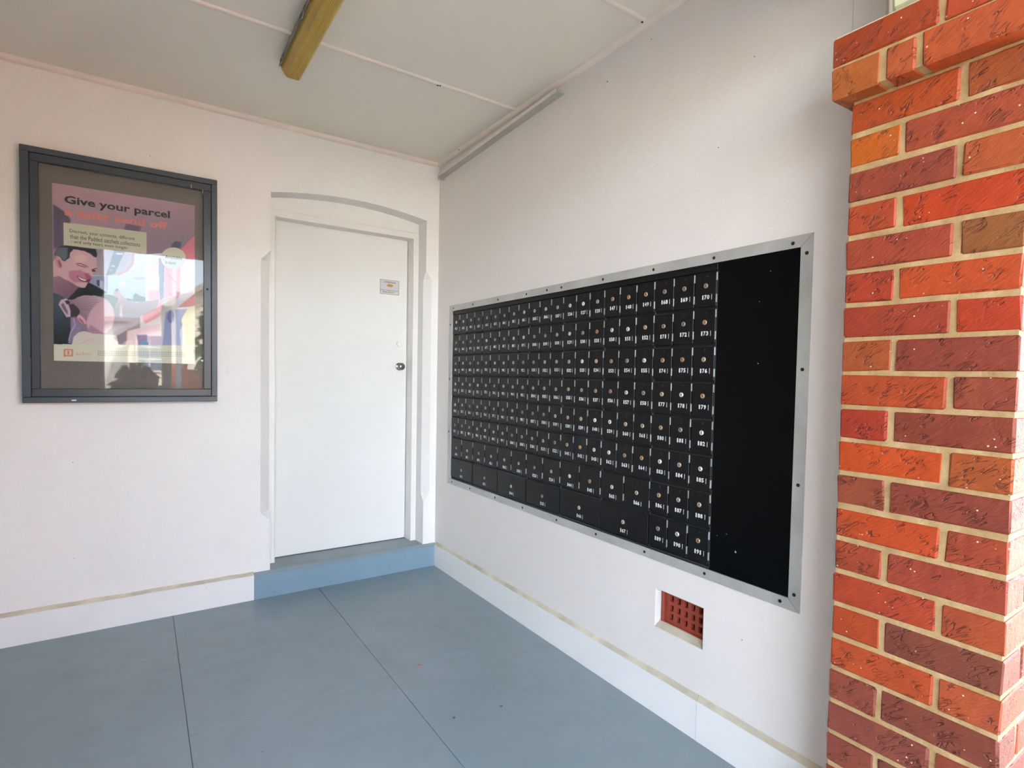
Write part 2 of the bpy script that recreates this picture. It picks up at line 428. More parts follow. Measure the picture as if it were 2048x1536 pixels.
MB().prism([(-.021, .1375), (-.012, .1435), (0, .1505), (.03, .1525), (.20, .146), (.27, .1455), (.27, .10), (0, .10), (0, .138)], 'x', -1.1385, -.0010).build('tread', M['stept'], step, label='greyer worn tread of the doorstep')
# keep the recess part of the tread inside the reveals
me = step.children[0].data
for v in me.vertices:
    wy = v.co.y+OFF['step'].y; wx = v.co.x+OFF['step'].x
    if wy > .001: v.co.x = (XL+.0005 if wx < -.6 else XR-.0005)-OFF['step'].x

# ------------------------------------------------------------------ door
DZ0, DZ1 = .163, 2.245
door = empty('door_1', (-.567, .19, DZ0), kind='structure')
MB().bbox(-1.001, -.131, .215, .25, .150, 2.235, b=.002).build('door_leaf', M['door'], door)
fr = MB()
fr.box(XL+.001, -1.0062, .120, .26, .146, 2.2495); fr.box(-.1268, XR-.001, .120, .26, .146, 2.2495)
fr.box(-1.0062, -.1268, .120, .26, 2.2135, 2.2495)
fr.build('door_frame', M['jamb'], door)
fr = MB(); fr.bbox(-.1300, -.1262, .114, .122, .150, 2.215, b=.001); fr.bbox(-1.0068, -1.0030, .114, .122, .150, 2.215, b=.001); fr.bbox(-1.0062, -.1268, .114, .122, 2.209, 2.2165, b=.001)
fr.build('door_stop', M['jamb'], door)
# timber fanlight panel filling the arch
fp = MB()
for i in range(NA):
    a = xa[i]+(.001 if i == 0 else 0); b = xa[i+1]-(.001 if i == NA-1 else 0)
    za, zb = arch(xa[i])+.003, arch(xa[i+1])+.003
    fp.add([(a,.124,2.2515),(b,.124,2.2515),(b,.124,zb),(a,.124,za),(a,.15,2.2515),(b,.15,2.2515),(b,.15,zb),(a,.15,za)], [(0,1,2,3),(4,7,6,5),(0,4,5,1),(3,2,6,7)])
fp.build('head_panel', M['jamb'], door)
kn = MB(); kc = at(802, 733, 1, .175)
kn.lathe([(.026, 0), (.026, .004), (.018, .008), (.010, .012), (.010, .024), (.019, .028), (.0245, .038), (.024, .048), (.017, .056), (.006, .058)], (kc.x+.002, .215, kc.z), (0, -1, 0), 28)
kn.build('door_knob', M['chrome'], door, smooth=True, label='round steel knob')
dl = MB(); dc = at(798, 688, 1, .215)
dl.lathe([(.0185, 0), (.0185, .005), (.015, .0075), (.004, .0075)], (dc.x, .215, dc.z), (0, -1, 0), 24)
dl.build('deadlock', M['jamb'], door, smooth=True, label='painted over round deadlock above the knob')
MB().box(-1.001, -.131, .235, .245, .1455, .152).build('door_gap', M['slot'], door)
MB().box(-1.04, -.10, .27, .29, .1, 2.36).build('door_backing', M['slot'], door)
# ------------------------------------------------------------------ text helper
def text_mesh(txt, size, bold=0.0, ext=.0002):
    cu = bpy.data.curves.new('t', 'FONT'); cu.body = txt; cu.size = size; cu.offset = bold; cu.extrude = ext; cu.resolution_u = 2
    o = bpy.data.objects.new('t', cu); COL.objects.link(o)
    dg = bpy.context.evaluated_depsgraph_get()
    me = bpy.data.meshes.new_from_object(o.evaluated_get(dg)); bpy.data.objects.remove(o)
    return me
def place_text(name, txt, mat, parent, loc, width, height, plane, bold=0.0, slant=0, **props):
    """plane 'y': faces -y, reads along +x; 'x': faces -x, reads along -y"""
    me = text_mesh(txt, 1.0, bold)
    a = np.array([v.co[:] for v in me.vertices]); mn = a.min(0); mx = a.max(0)
    for v in me.vertices:
        uu = (v.co.x-mn[0])/(mx[0]-mn[0])*width; vv = (v.co.y-mn[1])/(mx[1]-mn[1])*height
        d = v.co.z
        v.co = (uu, -d, vv) if plane == 'y' else (-d, -uu, vv)
    me.name = name; me.materials.clear(); me.materials.append(mat)
    o = bpy.data.objects.new(name, me); COL.objects.link(o)
    if parent: o.parent = parent; o.location = Vector(loc)-OFF[parent.name]
    else: o.location = loc
    OFF[o.name] = Vector(loc); return set_props(o, **props)

# sticker on the door
sk = at(760, 558, 1, .215); sk2 = at(798, 591, 1, .215)
M['paper'] = simple('sticker_paper', (205, 200, 202), .5, var=.04)
M['paper_edge'] = simple('sticker_border', (150, 138, 138), .5)
M['ink'] = simple('dark_ink', (36, 32, 38), .5)
M['inkred'] = simple('maroon_ink', (110, 50, 46), .5)
M['gold'] = simple('gold_emblem', (190, 140, 52), .45)
W_, H_ = sk2.x-sk.x, sk.z-sk2.z
stk = empty('sticker', (sk.x+W_/2, .215, sk2.z), label='small white notice sticker with gold oval emblem on the white door', cat='sticker')
MB().box(sk.x, sk.x+W_, .2142, .215, sk2.z, sk.z).build('border', M['paper_edge'], stk)
MB().box(sk.x+.003, sk.x+W_-.003, .2138, .2144, sk2.z+H_*.30, sk.z-.003).build('paper', M['paper'], stk)
MB().box(sk.x+.003, sk.x+W_-.003, .2138, .2144, sk2.z+.003, sk2.z+H_*.26).build('paper', M['paper'], stk)
ov = MB(); n = 20
ov.add([(sk.x+W_*.52+W_*.16*math.cos(2*PI*i/n), .2134, sk2.z+H_*.62+H_*.10*math.sin(2*PI*i/n)) for i in range(n)]+[(sk.x+W_*.52+W_*.16*math.cos(2*PI*i/n), .2139, sk2.z+H_*.62+H_*.10*math.sin(2*PI*i/n)) for i in range(n)], [tuple(range(n)), tuple(range(n, 2*n))]+[(i, (i+1) % n, n+(i+1) % n, n+i) for i in range(n)])
ov.build('emblem', M['gold'], stk)
place_text('lettering', 'ATTENTION', M['inkred'], stk, (sk.x+W_*.18, .2136, sk2.z+H_*.78), W_*.62, H_*.10, 'y', .02)
place_text('lettering', 'Ring 24 hrs', M['ink'], stk, (sk.x+W_*.16, .2136, sk2.z+H_*.10), W_*.55, H_*.10, 'y', .02)

# ------------------------------------------------------------------ ceiling light
lt = empty('ceiling_light', (-1.098, -1.36, 2.60), label='amber yellowed fluorescent batten light on the ceiling', cat='ceiling light')
def amber():
    t = NT('yellowed_diffuser'); c = t.coord(world=True)
    a = t.noise(c, 5, 4, .6)
    col = t.mix(t.ramp(a, [(.35, 0.0), (.7, 1.0)]), lin((192, 158, 68)), lin((216, 188, 98)))
    wv = t.n('ShaderNodeTexWave', {'Vector': c, 'Scale': 28.0}, wave_type='BANDS', bands_direction='X').outputs['Fac']
    m = t.fin(col, .38, t.bump(wv, .35, .0015), Specular_IOR_Level=.4, Subsurface_Weight=.08)
    t.b.inputs['Subsurface Radius'].default_value = (.02, .012, .004)
    return m
M['amber'] = amber()
Y0, Y1 = -.715, -1.98
pr = [(-1.1455, 2.664), (-1.1405, 2.638), (-1.128, 2.604), (-1.122, 2.599), (-1.074, 2.599), (-1.068, 2.604), (-1.0555, 2.638), (-1.0505, 2.664)]
df = MB(); df.prism(pr, 'y', Y0, Y1)
v = df.v; n = len(pr)
for i in range(n):   # bevel the two end faces
    x, y, z = v[i]; v[i] = (x*.96+(-1.098)*.04, y-.045*(2.664-z)/.065, z)
    x, y, z = v[n+i]; v[n+i] = (x, y+.045*(2.664-z)/.065, z)
df.build('diffuser', M['amber'], lt)
rb = MB()
for i in range(7):
    x = -1.117+.0063*i; rb.prism([(x-.002, 2.5992), (x, 2.5965), (x+.002, 2.5992)], 'y', Y0-.05, Y1+.05)
rb.build('diffuser_rib', M['amber'], lt, kind='stuff')
MB().bbox(-1.1415, -1.0545, Y1-.01, Y0+.012, 2.664, 2.70, b=.004).build('housing', M['ridge'], lt, label='grey steel spine')
MB().bbox(-1.151, -1.1475, Y1, Y0-.01, 2.652, 2.664, b=.001).build('housing_lip', M['ridge'], lt)
for y in (Y0-.05, Y0-.42, Y0-.85):
    MB().tube([(-1.149, y, 2.672), (-1.1535, y, 2.66), (-1.153, y-.004, 2.645), (-1.150, y-.03, 2.64), (-1.153, y-.055, 2.645), (-1.1535, y-.058, 2.66), (-1.149, y-.058, 2.672)], .0016, 6).build('clip', M['chrome'], lt, smooth=True)

# ------------------------------------------------------------------ trunking high on the right wall
tk = MB()
def trk(y, zb): return [(-.045, y, zb), (-.0, y, zb), (-.0, y, zb+.035), (-.045, y, zb+.035)]
A = trk(-1.31, 2.630); B = trk(-.07, 2.588)
def slabq(d0, d1, h0, h1):
    a = [(-d1, y_, z_+h) for y_, z_ in ((-1.31, 2.630), (-.07, 2.588)) for h in (h0, h1)]; b = [(-d0, y, z) for _, y, z in a]
    tk.add(a+b, [(0,1,3,2), (4,5,7,6), (0,1,5,4), (2,3,7,6), (0,2,6,4), (1,3,7,5)])
slabq(0, .045, 0, .003); slabq(.043, .0452, .0032, .019)
t_ = tk.build('cable_trunking', [M['wallr'], M['trunk']], label='grey based metal cable trunking high on the right wall under the ceiling', cat='trunking')
for p in t_.data.polygons:
    if p.normal.z < -.5 or abs(p.normal.y) > .8: p.material_index = 1
MB().bbox(-.045, 0, -.07, -.064, 2.574, 2.600, b=.002).build('end_cap', M['trunk'], t_)

# ------------------------------------------------------------------ mailbox bank
bank = empty('mailbox_bank', (0, -1.34, .60), label='wall-set bank of black numbered mailboxes in a silver grey frame', cat='mailboxes')
FY0, FY1, FZ0, FZ1 = -2.5127, -.179, .5914, 1.7418; FW = .0365
def rail(p4):
    mb = MB(); a = [(-.0045, y, z) for y, z in p4]; b = [(.0, y, z) for y, z in p4]
    mb.add(a+b, [(0,1,2,3), (4,5,6,7)]+[(i, (i+1) % 4, 4+(i+1) % 4, 4+i) for i in range(4)]); return mb
iy0, iy1, iz0, iz1 = FY0+FW, FY1-FW*.8, FZ0+FW, FZ1-FW
g = .0006
rail([(FY0+g, FZ1), (FY1-g, FZ1), (iy1-g, iz1), (iy0+g, iz1)]).build('frame_rail', M['alu'], bank)
rail([(FY0+g, FZ0), (FY1-g, FZ0), (iy1-g, iz0), (iy0+g, iz0)]).build('frame_rail', M['alu'], bank)
rail([(FY0, FZ0+g), (FY0, FZ1-g), (iy0, iz1-g), (iy0, iz0+g)]).build('frame_rail', M['alu'], bank)
rail([(FY1, FZ0+g), (FY1, FZ1-g), (iy1, iz1-g), (iy1, iz0+g)]).build('frame_rail', M['alu'], bank)
for y, z in ((-2.4512,1.7201),(-2.4952,1.6838),(-2.4945,1.3347),(-2.4945,.9827),(-2.4945,.6441),(-2.4506,.6097),(-2.1706,.6098),(-1.8882,.6096),(-1.6054,.6096),(-2.1695,1.7225),(-1.8953,1.7225),(-1.6112,1.7225),(-1.3268,1.7225),(-1.2137,1.7225),(-1.0394,1.7225),(-.7638,1.7225),(-.483,1.7225),(-.2329,1.7225),(-.4816,.6085),(-.7681,.6091),(-1.04,.6085),(-1.3264,.6085),(-.2466,.6094),(-.194,1.62),(-.194,1.27),(-.194,.93)):
    MB().lathe([(.0058, 0), (.0052, .0016), (.002, .0022)], (-.0045, y, z), (-1, 0, 0), 10).build('screw', M['screw'], bank)
# carcass (rails and dividers) behind the doors
PT, CP, RP = 1.6755, .09333, .1303   # top, column pitch, row pitch
Y_ST = -.2225
MB().box(.012, .29, iy0-.002, iy1+.004, iz0-.004, iz1+.004).build('carcass', M['carcass'], bank, label='black steel carcass with grey rails between the doors')
# slim proud rails between rows and uprights between modules
rl = MB()
for k in range(9):
    z = PT-RP*k+.006
    for m in range(7):
        if k == 0: continue
        y0 = Y_ST-.28*m; dz = (m*37 % 5-2)*.0012
        rl.bbox(.0035, .0125, y0-.2785, y0-.0015, z-.0105+dz, z-.003+dz, b=.001)
for m in range(8):
    y0 = Y_ST-.28*m; rl.bbox(.002, .0125, y0-.0013, y0+.0013, PT-RP*8, PT+.004, b=.0005)
M['railm'] = simple('grey_rail', (50, 51, 52), .5, spec=.4, var=.2)
rl.build('shelf_rail', M['railm'], bank, kind='stuff')
MB().bbox(.001, .0125, iy0+.002, Y_ST-1.96-.003, iz0+.002, iz1-.002, b=.0015).build('blank_panel', M['panel'], bank, label='blank glossy black end panel without boxes')
MB().bbox(.004, .0125, Y_ST-1.958, iy1-.001, PT+.006, iz1-.001, b=.001).build('top_strip', M['black'], bank)

def door_mesh(wd, ht):
    """origin: top left corner (seen from the porch) at the front plane"""
    mb = MB(); mb.bbox(-.0015, .0115, -wd, 0, -ht, 0, b=.0012)
    return mb
protos = {}
def proto(kind):
    if kind in protos: return protos[kind].data
    wd = {'s': CP-.0045, 'm': .14-.0055, 'l': .28-.006}[kind]
    ht = {'s': .1185, 'm': .1185, 'l': .121}[kind]
    mb = door_mesh(wd, ht); me = bpy.data.meshes.new('mailbox_door')
    me.from_pydata(mb.v, [], mb.f); me.materials.append(M['black'])
    bm = bmesh.new(); bm.from_mesh(me); bmesh.ops.recalc_face_normals(bm, faces=bm.faces); bm.to_mesh(me); bm.free()
    o = bpy.data.objects.new('tmp', me); protos[kind] = o; return me
def raw(mb, name, mat, smooth=False):
    me = bpy.data.meshes.new(name); me.from_pydata([tuple(v) for v in mb.v], [], mb.f); me.materials.append(mat)
    bm = bmesh.new(); bm.from_mesh(me); bmesh.ops.recalc_face_normals(bm, faces=bm.faces); bm.to_mesh(me); bm.free(); return me
def lock_mat():
    t = NT('lock_barrel'); oi = t.n('ShaderNodeObjectInfo')
    return t.fin(oi.outputs['Color'], .38, None, Metallic=.55)
M['lock'] = lock_mat()
lock_me = raw(MB().lathe([(.0088, 0), (.0088, .0016), (.0072, .0030), (.0060, .0026), (.0002, .0026)], (0, 0, 0), (-1, 0, 0), 14), 'lock', M['lock'])
key_me = raw(MB().box(-.0032, -.0025, -.0011, .0011, -.0042, .0042), 'keyhole', M['slot'])
hin_me = raw(MB().bbox(-.0042, .002, -.0022, .0022, -.0285, 0, b=.0008), 'hinge', M['hinge'])
emb_me = raw(MB().lathe([(.0042, 0), (.0042, .0009), (.003, .0012)], (0, 0, 0), (-1, 0, 0), 10), 'slot', M['carcass'])
digit_cache = {}
def link(name, me, parent, loc):
    o = bpy.data.objects.new(name, me); COL.objects.link(o); o.parent = parent; o.location = loc; return o
def digits(num):
    """three painted figures and the short tick beside them, as one flat mesh"""
    vs = []; fs = []
    def addm(me, x0, wd, h0):
        a = np.array([v.co[:] for v in me.vertices]); mn = a.min(0); mx = a.max(0); n0 = len(vs)
        for v in me.vertices:
            vs.append((-.0004-v.co.z, -(x0+(v.co.x-mn[0])/(mx[0]-mn[0])*wd), (v.co.y-mn[1])/(mx[1]-mn[1])*h0))
        for p in me.polygons: fs.append(tuple(i+n0 for i in p.vertices))
    s_ = str(num); n_ = len(s_)
    for i, ch in enumerate(s_):
        if ch not in digit_cache: digit_cache[ch] = text_mesh(ch, 1.0, .03)
        wd = .0096 if ch != '1' else .0052
        addm(digit_cache[ch], i*.0112+(.0022 if ch == '1' else 0), wd, .0155)
    x = n_*.0112+.007; n0 = len(vs)
    vs.extend([(-.0006, -x, -.002), (-.0006, -x-.0022, -.002), (-.0006, -x-.0022, .0165), (-.0006, -x, .0165)]); fs.append(tuple(range(n0, n0+4)))
    me = bpy.data.meshes.new('number'); me.from_pydata(vs, [], fs); me.materials.append(M['digit']); return me
lockcols = [(.55, .36, .20), (.62, .48, .34), (.45, .28, .18), (.80, .76, .68), (.38, .30, .24)]
rr = random.Random(3)
dull = [(.42, .38, .33), (.50, .44, .38), (.30, .26, .22), (.36, .30, .24), (.62, .60, .56)]
def mailbox(kind, y, z, num):
    me = proto(kind)
    dx = rr.uniform(-.0008, .0006)
    o = link('mailbox_door', me, bank, Vector((dx, y, z+rr.uniform(-.0012, .0012)))-bank.location)
    o.rotation_euler = (rr.uniform(-.004, .004), 0, rr.uniform(-.004, .006))
    wd = {'s': CP, 'm': .14, 'l': .28}[kind]-.005
    cy = -wd*.5-.002; lz = {'s': -.045, 'm': -.059, 'l': -.062}[kind]
    k = link('lock', lock_me, o, (-.0015, cy, lz))
    c = rr.choice(dull) if y > -1.3 else (rr.choice(lockcols) if rr.random() < .85 else (.9, .87, .8))
    k.color = (*c, 1); link('keyhole', key_me, o, (-.0015, cy, lz)).rotation_euler = (rr.uniform(-.5, .5), 0, 0)
    if kind != 'l':
        link('hinge', hin_me, o, (.0, -wd-.0022, -.002)); link('hinge', hin_me, o, (.0, -wd-.0022, -.075-rr.uniform(0, .004)))
    link('slot', emb_me, o, (-.0015, cy-.004, -.012 if kind == 's' else -.022))
    dg = digits(num); nx = len(str(num))*.0112
    link('number', dg, o, (-.0015, cy+.0165, (-.0925 if kind == 's' else -.107)+rr.uniform(-.001, .001)))
num = 42
for m in range(7):
    y0 = Y_ST-.28*m-.0028
    rows = 6 if m < 6 else 8
    for k in range(rows):
        for c in range(3): mailbox('s', y0-c*CP, PT-RP*k, num); num += 1
    if m < 6:
        for c in range(2): mailbox('m', y0-c*.14, PT-RP*6, num); num += 1
        mailbox('l', y0, PT-RP*7, num); num += 1
for o in protos.values(): bpy.data.objects.remove(o)

for px, py, s_ in ((1516, 727, .0022), (1453, 1068, .0018), (1519, 603, .0014), (1434, 1071, .0014), (1541, 542, .0014), (1471, 1104, .004)):
    p = at(px, py, 0, .001); MB().lathe([(s_, 0), (s_*.8, .0004)], (.0011, p.y, p.z), (-1, 0, 0), 7).build('paint_speck', M['digit'] if s_ < .003 else M['alu'], bank)
for px, py, ax, par in ((1215, 163, 0, wall_right), (1437, 295, 0, wall_right), (1509, 113, 0, wall_right), (1303, 78, 0, wall_right), (1484, 1280, 0, wall_right), (300, 312, 1, wall_back), (72, 322, 1, wall_back), (455, 742, 1, wall_back)):
    p = at(px, py, ax, 0.0); rad_ = .0035 if px == 1215 else .0022
    MB().lathe([(rad_, -.001), (rad_*.7, .0008)], p, (-1, 0, 0) if ax == 0 else (0, -1, 0), 7).build('nail_hole', M['screw'], par)

# ------------------------------------------------------------------ air vent in its recess
vent = empty('air_vent', (.04, -2.057, VZ0), label='terracotta air vent brick recessed low in the white wall below the mailboxes', cat='vent')
vy0, vy1, vz0, vz1 = VY0+.004, VY1-.004, VZ0+.010, VZ1-.002
cols = [-1.991-.0335*i for i in range(5)]; rows_ = [.4455, .409, .3745]
ycut = sorted({vy0, vy1}|{c-.0085 for c in cols}|{c+.0085 for c in cols}); zcut = sorted({vz0, vz1}|{z-.0115 for z in rows_}|{z+.0115 for z in rows_})
vg = MB()
solid_grid(vg, [.044, .060], ycut, zcut, lambda x, y, z: any(abs(y-c) < .0085 for c in cols) and any(abs(z-q) < .0115 for q in rows_))
vg.build('grille', M['terra'], vent)
lp = MB(); lp.prism([(.022, vz0), (.044, vz0+.010), (.044, vz0)], 'y', vy0, vy1); lp.bbox(.030, .044, vy1-.012, vy1, vz0, vz1, b=.003)
lp.build('vent_lip', M['terra'], vent)
lb = MB(); lb.box(.12, .13, vy0, vy1, vz0, vz1); lb.box(.0605, .12, vy0, vy0+.012, vz0, vz1); lb.box(.0605, .12, vy1-.012, vy1, vz0, vz1); lb.box(.0605, .12, vy0+.012, vy1-.012, vz0, vz0+.006); lb.box(.0605, .12, vy0+.012, vy1-.012, vz1-.006, vz1)
lb.build('vent_dark_liner', M['vent_shade'], vent)  # near-black lining paints the shade inside the vent holes
sl = MB(); sl.prism([(.0, VZ0), (.03, VZ0+.016), (.044, VZ0+.016), (.044, VZ0)], 'y', VY0, VY1)
sl.build('vent_sill', M['ledge'], vent, label='plastered sill sloping out of the recess')

# ------------------------------------------------------------------ sign case with the poster
case = empty('display_case', (-1.723, 0, 1.133), label='dark slate grey glazed notice case mounted on the left wall', cat='display case')
def ring(X0, X1, Z0, Z1, wl, wr, wt, wb_, y0, y1, name, mat, b=.0025):
    for (a, c, d, e) in ((X0, X1, Z1-wt, Z1), (X0, X1, Z0, Z0+wb_), (X0, X0+wl, Z0+wb_, Z1-wt), (X1-wr, X1, Z0+wb_, Z1-wt)):
        MB().bbox(a, c, y0, y1, d, e, b=b).build(name, mat, case)
ring(-2.12, -1.3256, 1.133, 2.3057, .032, .027, .027, .027, -.050, -.0, 'case_rail', M['slate'])
ring(-2.0870, -1.3535, 1.1610, 2.2777, .032, .036, .036, .038, -.0465, -.022, 'door_rail', M['slate2'])
def board_mat():
    t = NT('grey_felt'); c = t.coord(world=True)
    col = t.mix(t.noise(c, 90, 4, .7), lin((112, 105, 98)), lin((134, 126, 118)))
    return t.fin(col, .95, None, Specular_IOR_Level=.1)
M['felt'] = board_mat()
MB().box(-2.06, -1.38, -.016, -.002, 1.19, 2.25).build('backing_board', M['felt'], case, label='grey felt backing board')
def glass_mat():
    t = NT('case_glass'); nt_ = t.t; nt_.nodes.remove(t.b)
    fz = t.n('ShaderNodeFresnel', {'IOR': 1.52}).outputs[0]
    bf = t.n('ShaderNodeNewGeometry').outputs['Backfacing']
    fac = t.math('MULTIPLY', fz, t.math('SUBTRACT', 1.0, bf))
    tr = t.n('ShaderNodeBsdfTransparent', {'Color': (.97, .98, .98, 1)}); gl = t.n('ShaderNodeBsdfGlossy', {'Roughness': .012})
    mx = t.n('ShaderNodeMixShader', {0: fac}); t.link(tr.outputs[0], mx.inputs[1]); t.link(gl.outputs[0], mx.inputs[2])
    t.link(mx.outputs[0], nt_.nodes['Material Output'].inputs['Surface']); return t.m
M['glass'] = glass_mat()
MB().box(-2.056, -1.388, -.0385, -.0355, 1.198, 2.243).build('glass_pane', M['glass'], case)
MB().lathe([(.006, 0), (.006, .002), (.002, .002)], (-1.372, -.0465, 1.727), (0, -1, 0), 12).build('case_lock', M['slot'], case)
a = at(148, 793, 1, -.0465); MB().box(a.x-.009, a.x+.009, -.0505, -.0495, 1.1405, 1.1475).build('maker_plate', M['paper'], case)
for z in (1.30, 1.75, 2.15):
    MB().bbox(-2.0905, -2.0862, -.0515, -.046, z-.04, z+.04, b=.001).build('case_hinge', M['slate'], case)
for px, py in ((382, 373), (405, 384)):
    p = at(px, py, 1, -.034); MB().bbox(p.x-.002, p.x+.002, -.0505, -.0445, p.z-.012, p.z+.008, b=.0008).build('glazing_clip', M['hinge'], case)

# poster: a flat print, painted onto a fine grid of coloured points
PX0, PX1, PZ0, PZ1 = -2.0085, -1.4270, 1.3311, 2.1622; PY = -.0185
NU, NV = 281, 401
uu = np.linspace(0, 1, NU); vv = np.linspace(0, 1, NV); UU, VV = np.meshgrid(uu, vv)
WX = PX0+(PX1-PX0)*UU; WZ = PZ0+(PZ1-PZ0)*VV
D = np.stack([WX-CAM.x, np.full_like(WX, PY-CAM.y), WZ-CAM.z], -1)
zz = D@np.array(f); IX = 1024+SX+FPX*(D@np.array(r))/zz; IY = 768+SY-FPX*(D@np.array(u))/zz   # sketch coordinates
img = np.zeros((NV, NU, 3))
def K1(x, y): return (x*.37764, 260+y*.3776)
def K2(x, y): return (100+x*.14648, 360+y*.14648)
def K3(x, y): return (100+x*.14318, 480+y*.14323)
def K4(x, y): return (230+x*.20173, 480+y*.20182)
def poly_mask(K, pts):
    P = [K(*p) for p in pts]; ins = np.zeros(IX.shape, bool); n = len(P)
    for i in range(n):
        (x1, y1), (x2, y2) = P[i], P[(i+1) % n]
        if y1 == y2: continue
        c = ((y1 > IY) != (y2 > IY)) & (IX < (x2-x1)*(IY-y1)/(y2-y1)+x1); ins ^= c
    return ins.astype(float)
def blur(m, k):
    for _ in range(k):
        m = (np.roll(m, 1, 0)+np.roll(m, -1, 0)+np.roll(m, 1, 1)+np.roll(m, -1, 1)+4*m)/8
    return m
def paint(m, c, soft=1, c2=None, g=None, al=1.0):
    global img
    m = blur(m, soft)[..., None]*al; c = np.array(c, float)
    if c2 is not None:
        (xa_, ya_), (xb_, yb_) = g; dx, dy = xb_-xa_, yb_-ya_
        t = np.clip(((IX-xa_)*dx+(IY-ya_)*dy)/(dx*dx+dy*dy), 0, 1)[..., None]; c = c*(1-t)+np.array(c2, float)*t
    img = img*(1-m)+c*m
def P(K, pts, c, soft=1, **k): paint(poly_mask(K, pts), c, soft, **k)
def E(K, cx, cy, rx, ry, c, soft=1, rot=0, **k):
    pts = [(cx+rx*math.cos(t)*math.cos(rot)-ry*math.sin(t)*math.sin(rot), cy+rx*math.cos(t)*math.sin(rot)+ry*math.sin(t)*math.cos(rot)) for t in [2*PI*i/32 for i in range(32)]]
    P(K, pts, c, soft, **k)
def L(K, pts, wd, c, soft=0, **k):
    m = np.zeros(IX.shape)
    Q = [K(*p) for p in pts]
    for (x1, y1), (x2, y2) in zip(Q[:-1], Q[1:]):
        dx, dy = x2-x1, y2-y1; t = np.clip(((IX-x1)*dx+(IY-y1)*dy)/(dx*dx+dy*dy), 0, 1)
        m = np.maximum(m, np.clip(wd/2+.5-np.hypot(IX-x1-t*dx, IY-y1-t*dy), 0, 1))
    paint(m, c, soft, **k)
one = np.ones(IX.shape)
paint(one, (186, 152, 160), 0, (128, 112, 130), ((250, 400), (270, 560)))
P(K2, [(45,330),(180,420),(285,540),(250,640),(190,900),(45,940)], (104, 92, 112), 6)
P(K2, [(1040,590),(1250,640),(1210,730),(1000,700)], (120, 100, 122), 3)
# view through the van window
P(K3, [(560,150),(1330,200),(1900,160),(2100,400),(2100,800),(1900,900),(800,900),(560,500)], (226, 228, 244), 1, c2=(178, 196, 222), g=((300, 515), (300, 590)))
P(K4, [(300,270),(435,210),(440,600),(300,600)], (240, 205, 222), 5)
P(K4, [(330,500),(440,500),(440,610),(330,610)], (226, 160, 176), 6)
P(K4, [(175,612),(182,545),(205,525),(235,545),(300,570),(300,612)], (66, 92, 98), 1)
P(K4, [(100,600),(120,575),(180,590),(180,610)], (80, 105, 110), 1)
E(K4, 75, 435, 35, 30, (225, 230, 245), 5); E(K4, 240, 380, 60, 12, (165, 178, 208), 5)
P(K3, [(560,100),(1180,150),(1172,330),(1090,430),(960,490),(800,497),(560,490)], (164, 150, 156), 1, c2=(190, 172, 176), g=((200, 500), (250, 550)))
P(K3, [(1150,160),(1185,165),(1165,340),(1085,440),(960,495),(930,480),(1060,420),(1140,320)], (196, 128, 146), 1)
P(K3, [(895,150),(1045,160),(905,470),(785,497)], (62, 56, 70), 1)
P(K3, [(915,180),(1020,185),(1010,205),(930,203)], (225, 218, 224), 0); E(K3, 880, 365, 30, 9, (170, 160, 172), 0); E(K3, 845, 425, 26, 18, (120, 112, 130), 1)
P(K3, [(560,500),(800,500),(800,750),(640,700),(560,600)], (150, 160, 186), 1); P(K3, [(785,500),(805,500),(805,745),(785,745)], (150, 110, 128), 0)
P(K3, [(650,560),(690,560),(690,640),(660,640)], (70, 72, 90), 1); P(K3, [(700,560),(740,580),(740,690),(700,660)], (200, 206, 224), 2)
# door pillar and red side
P(K4, [(432,180),(492,180),(480,600),(445,600)], (118, 112, 134), 1); L(K4, [(440,300),(490,310)], .8, (70, 66, 88)); L(K4, [(445,485),(485,490)], .8, (70, 66, 88))
P(K4, [(492,240),(655,230),(650,560),(560,600),(490,600)], (232, 150, 164), 1); P(K4, [(565,250),(610,250),(610,560),(570,580)], (240, 190, 192), 4)
P(K4, [(655,170),(900,160),(900,700),(640,640)], (244, 222, 234), 3)
P(K4, [(600,150),(770,-30),(900,-60),(900,200),(690,190)], (218, 128, 140), 1); P(K4, [(560,40),(600,10),(660,20),(650,80),(560,90)], (92, 88, 110), 2); P(K4, [(655,-60),(690,-60),(690,40),(660,60)], (140, 132, 140), 2)
L(K4, [(520,340),(612,425)], 1.2, (196, 104, 122)); L(K4, [(530,520),(580,560)], 1.2, (196, 104, 122))
# lower right: parcel, clothes, and a reflected red gable painted in
P(K4, [(250,760),(480,580),(640,540),(900,500),(900,1140),(250,1140)], (206, 200, 206), 2)
P(K4, [(260,760),(470,590),(640,545),(600,625),(420,770),(300,830)], (228, 146, 160), 2)
P(K4, [(610,672),(790,535),(800,655)], (190, 104, 112), 1); P(K4, [(480,600),(700,560),(620,680),(440,760)], (196, 190, 186), 2)
P(K4, [(500,720),(560,690),(760,680),(640,900),(650,1060),(470,1060)], (150, 156, 190), 3); E(K4, 552, 760, 34, 62, (112, 116, 160), 3)
P(K4, [(655,790),(720,680),(900,640),(900,1140),(680,1100),(700,940)], (204, 204, 168), 2); P(K4, [(120,900),(450,830),(450,1060),(110,1060)], (214, 178, 190), 3)
P(K4, [(210,935),(320,935),(320,1050),(240,1060)], (150, 110, 140), 2); E(K4, 290, 1030, 42, 32, (96, 132, 172), 2)
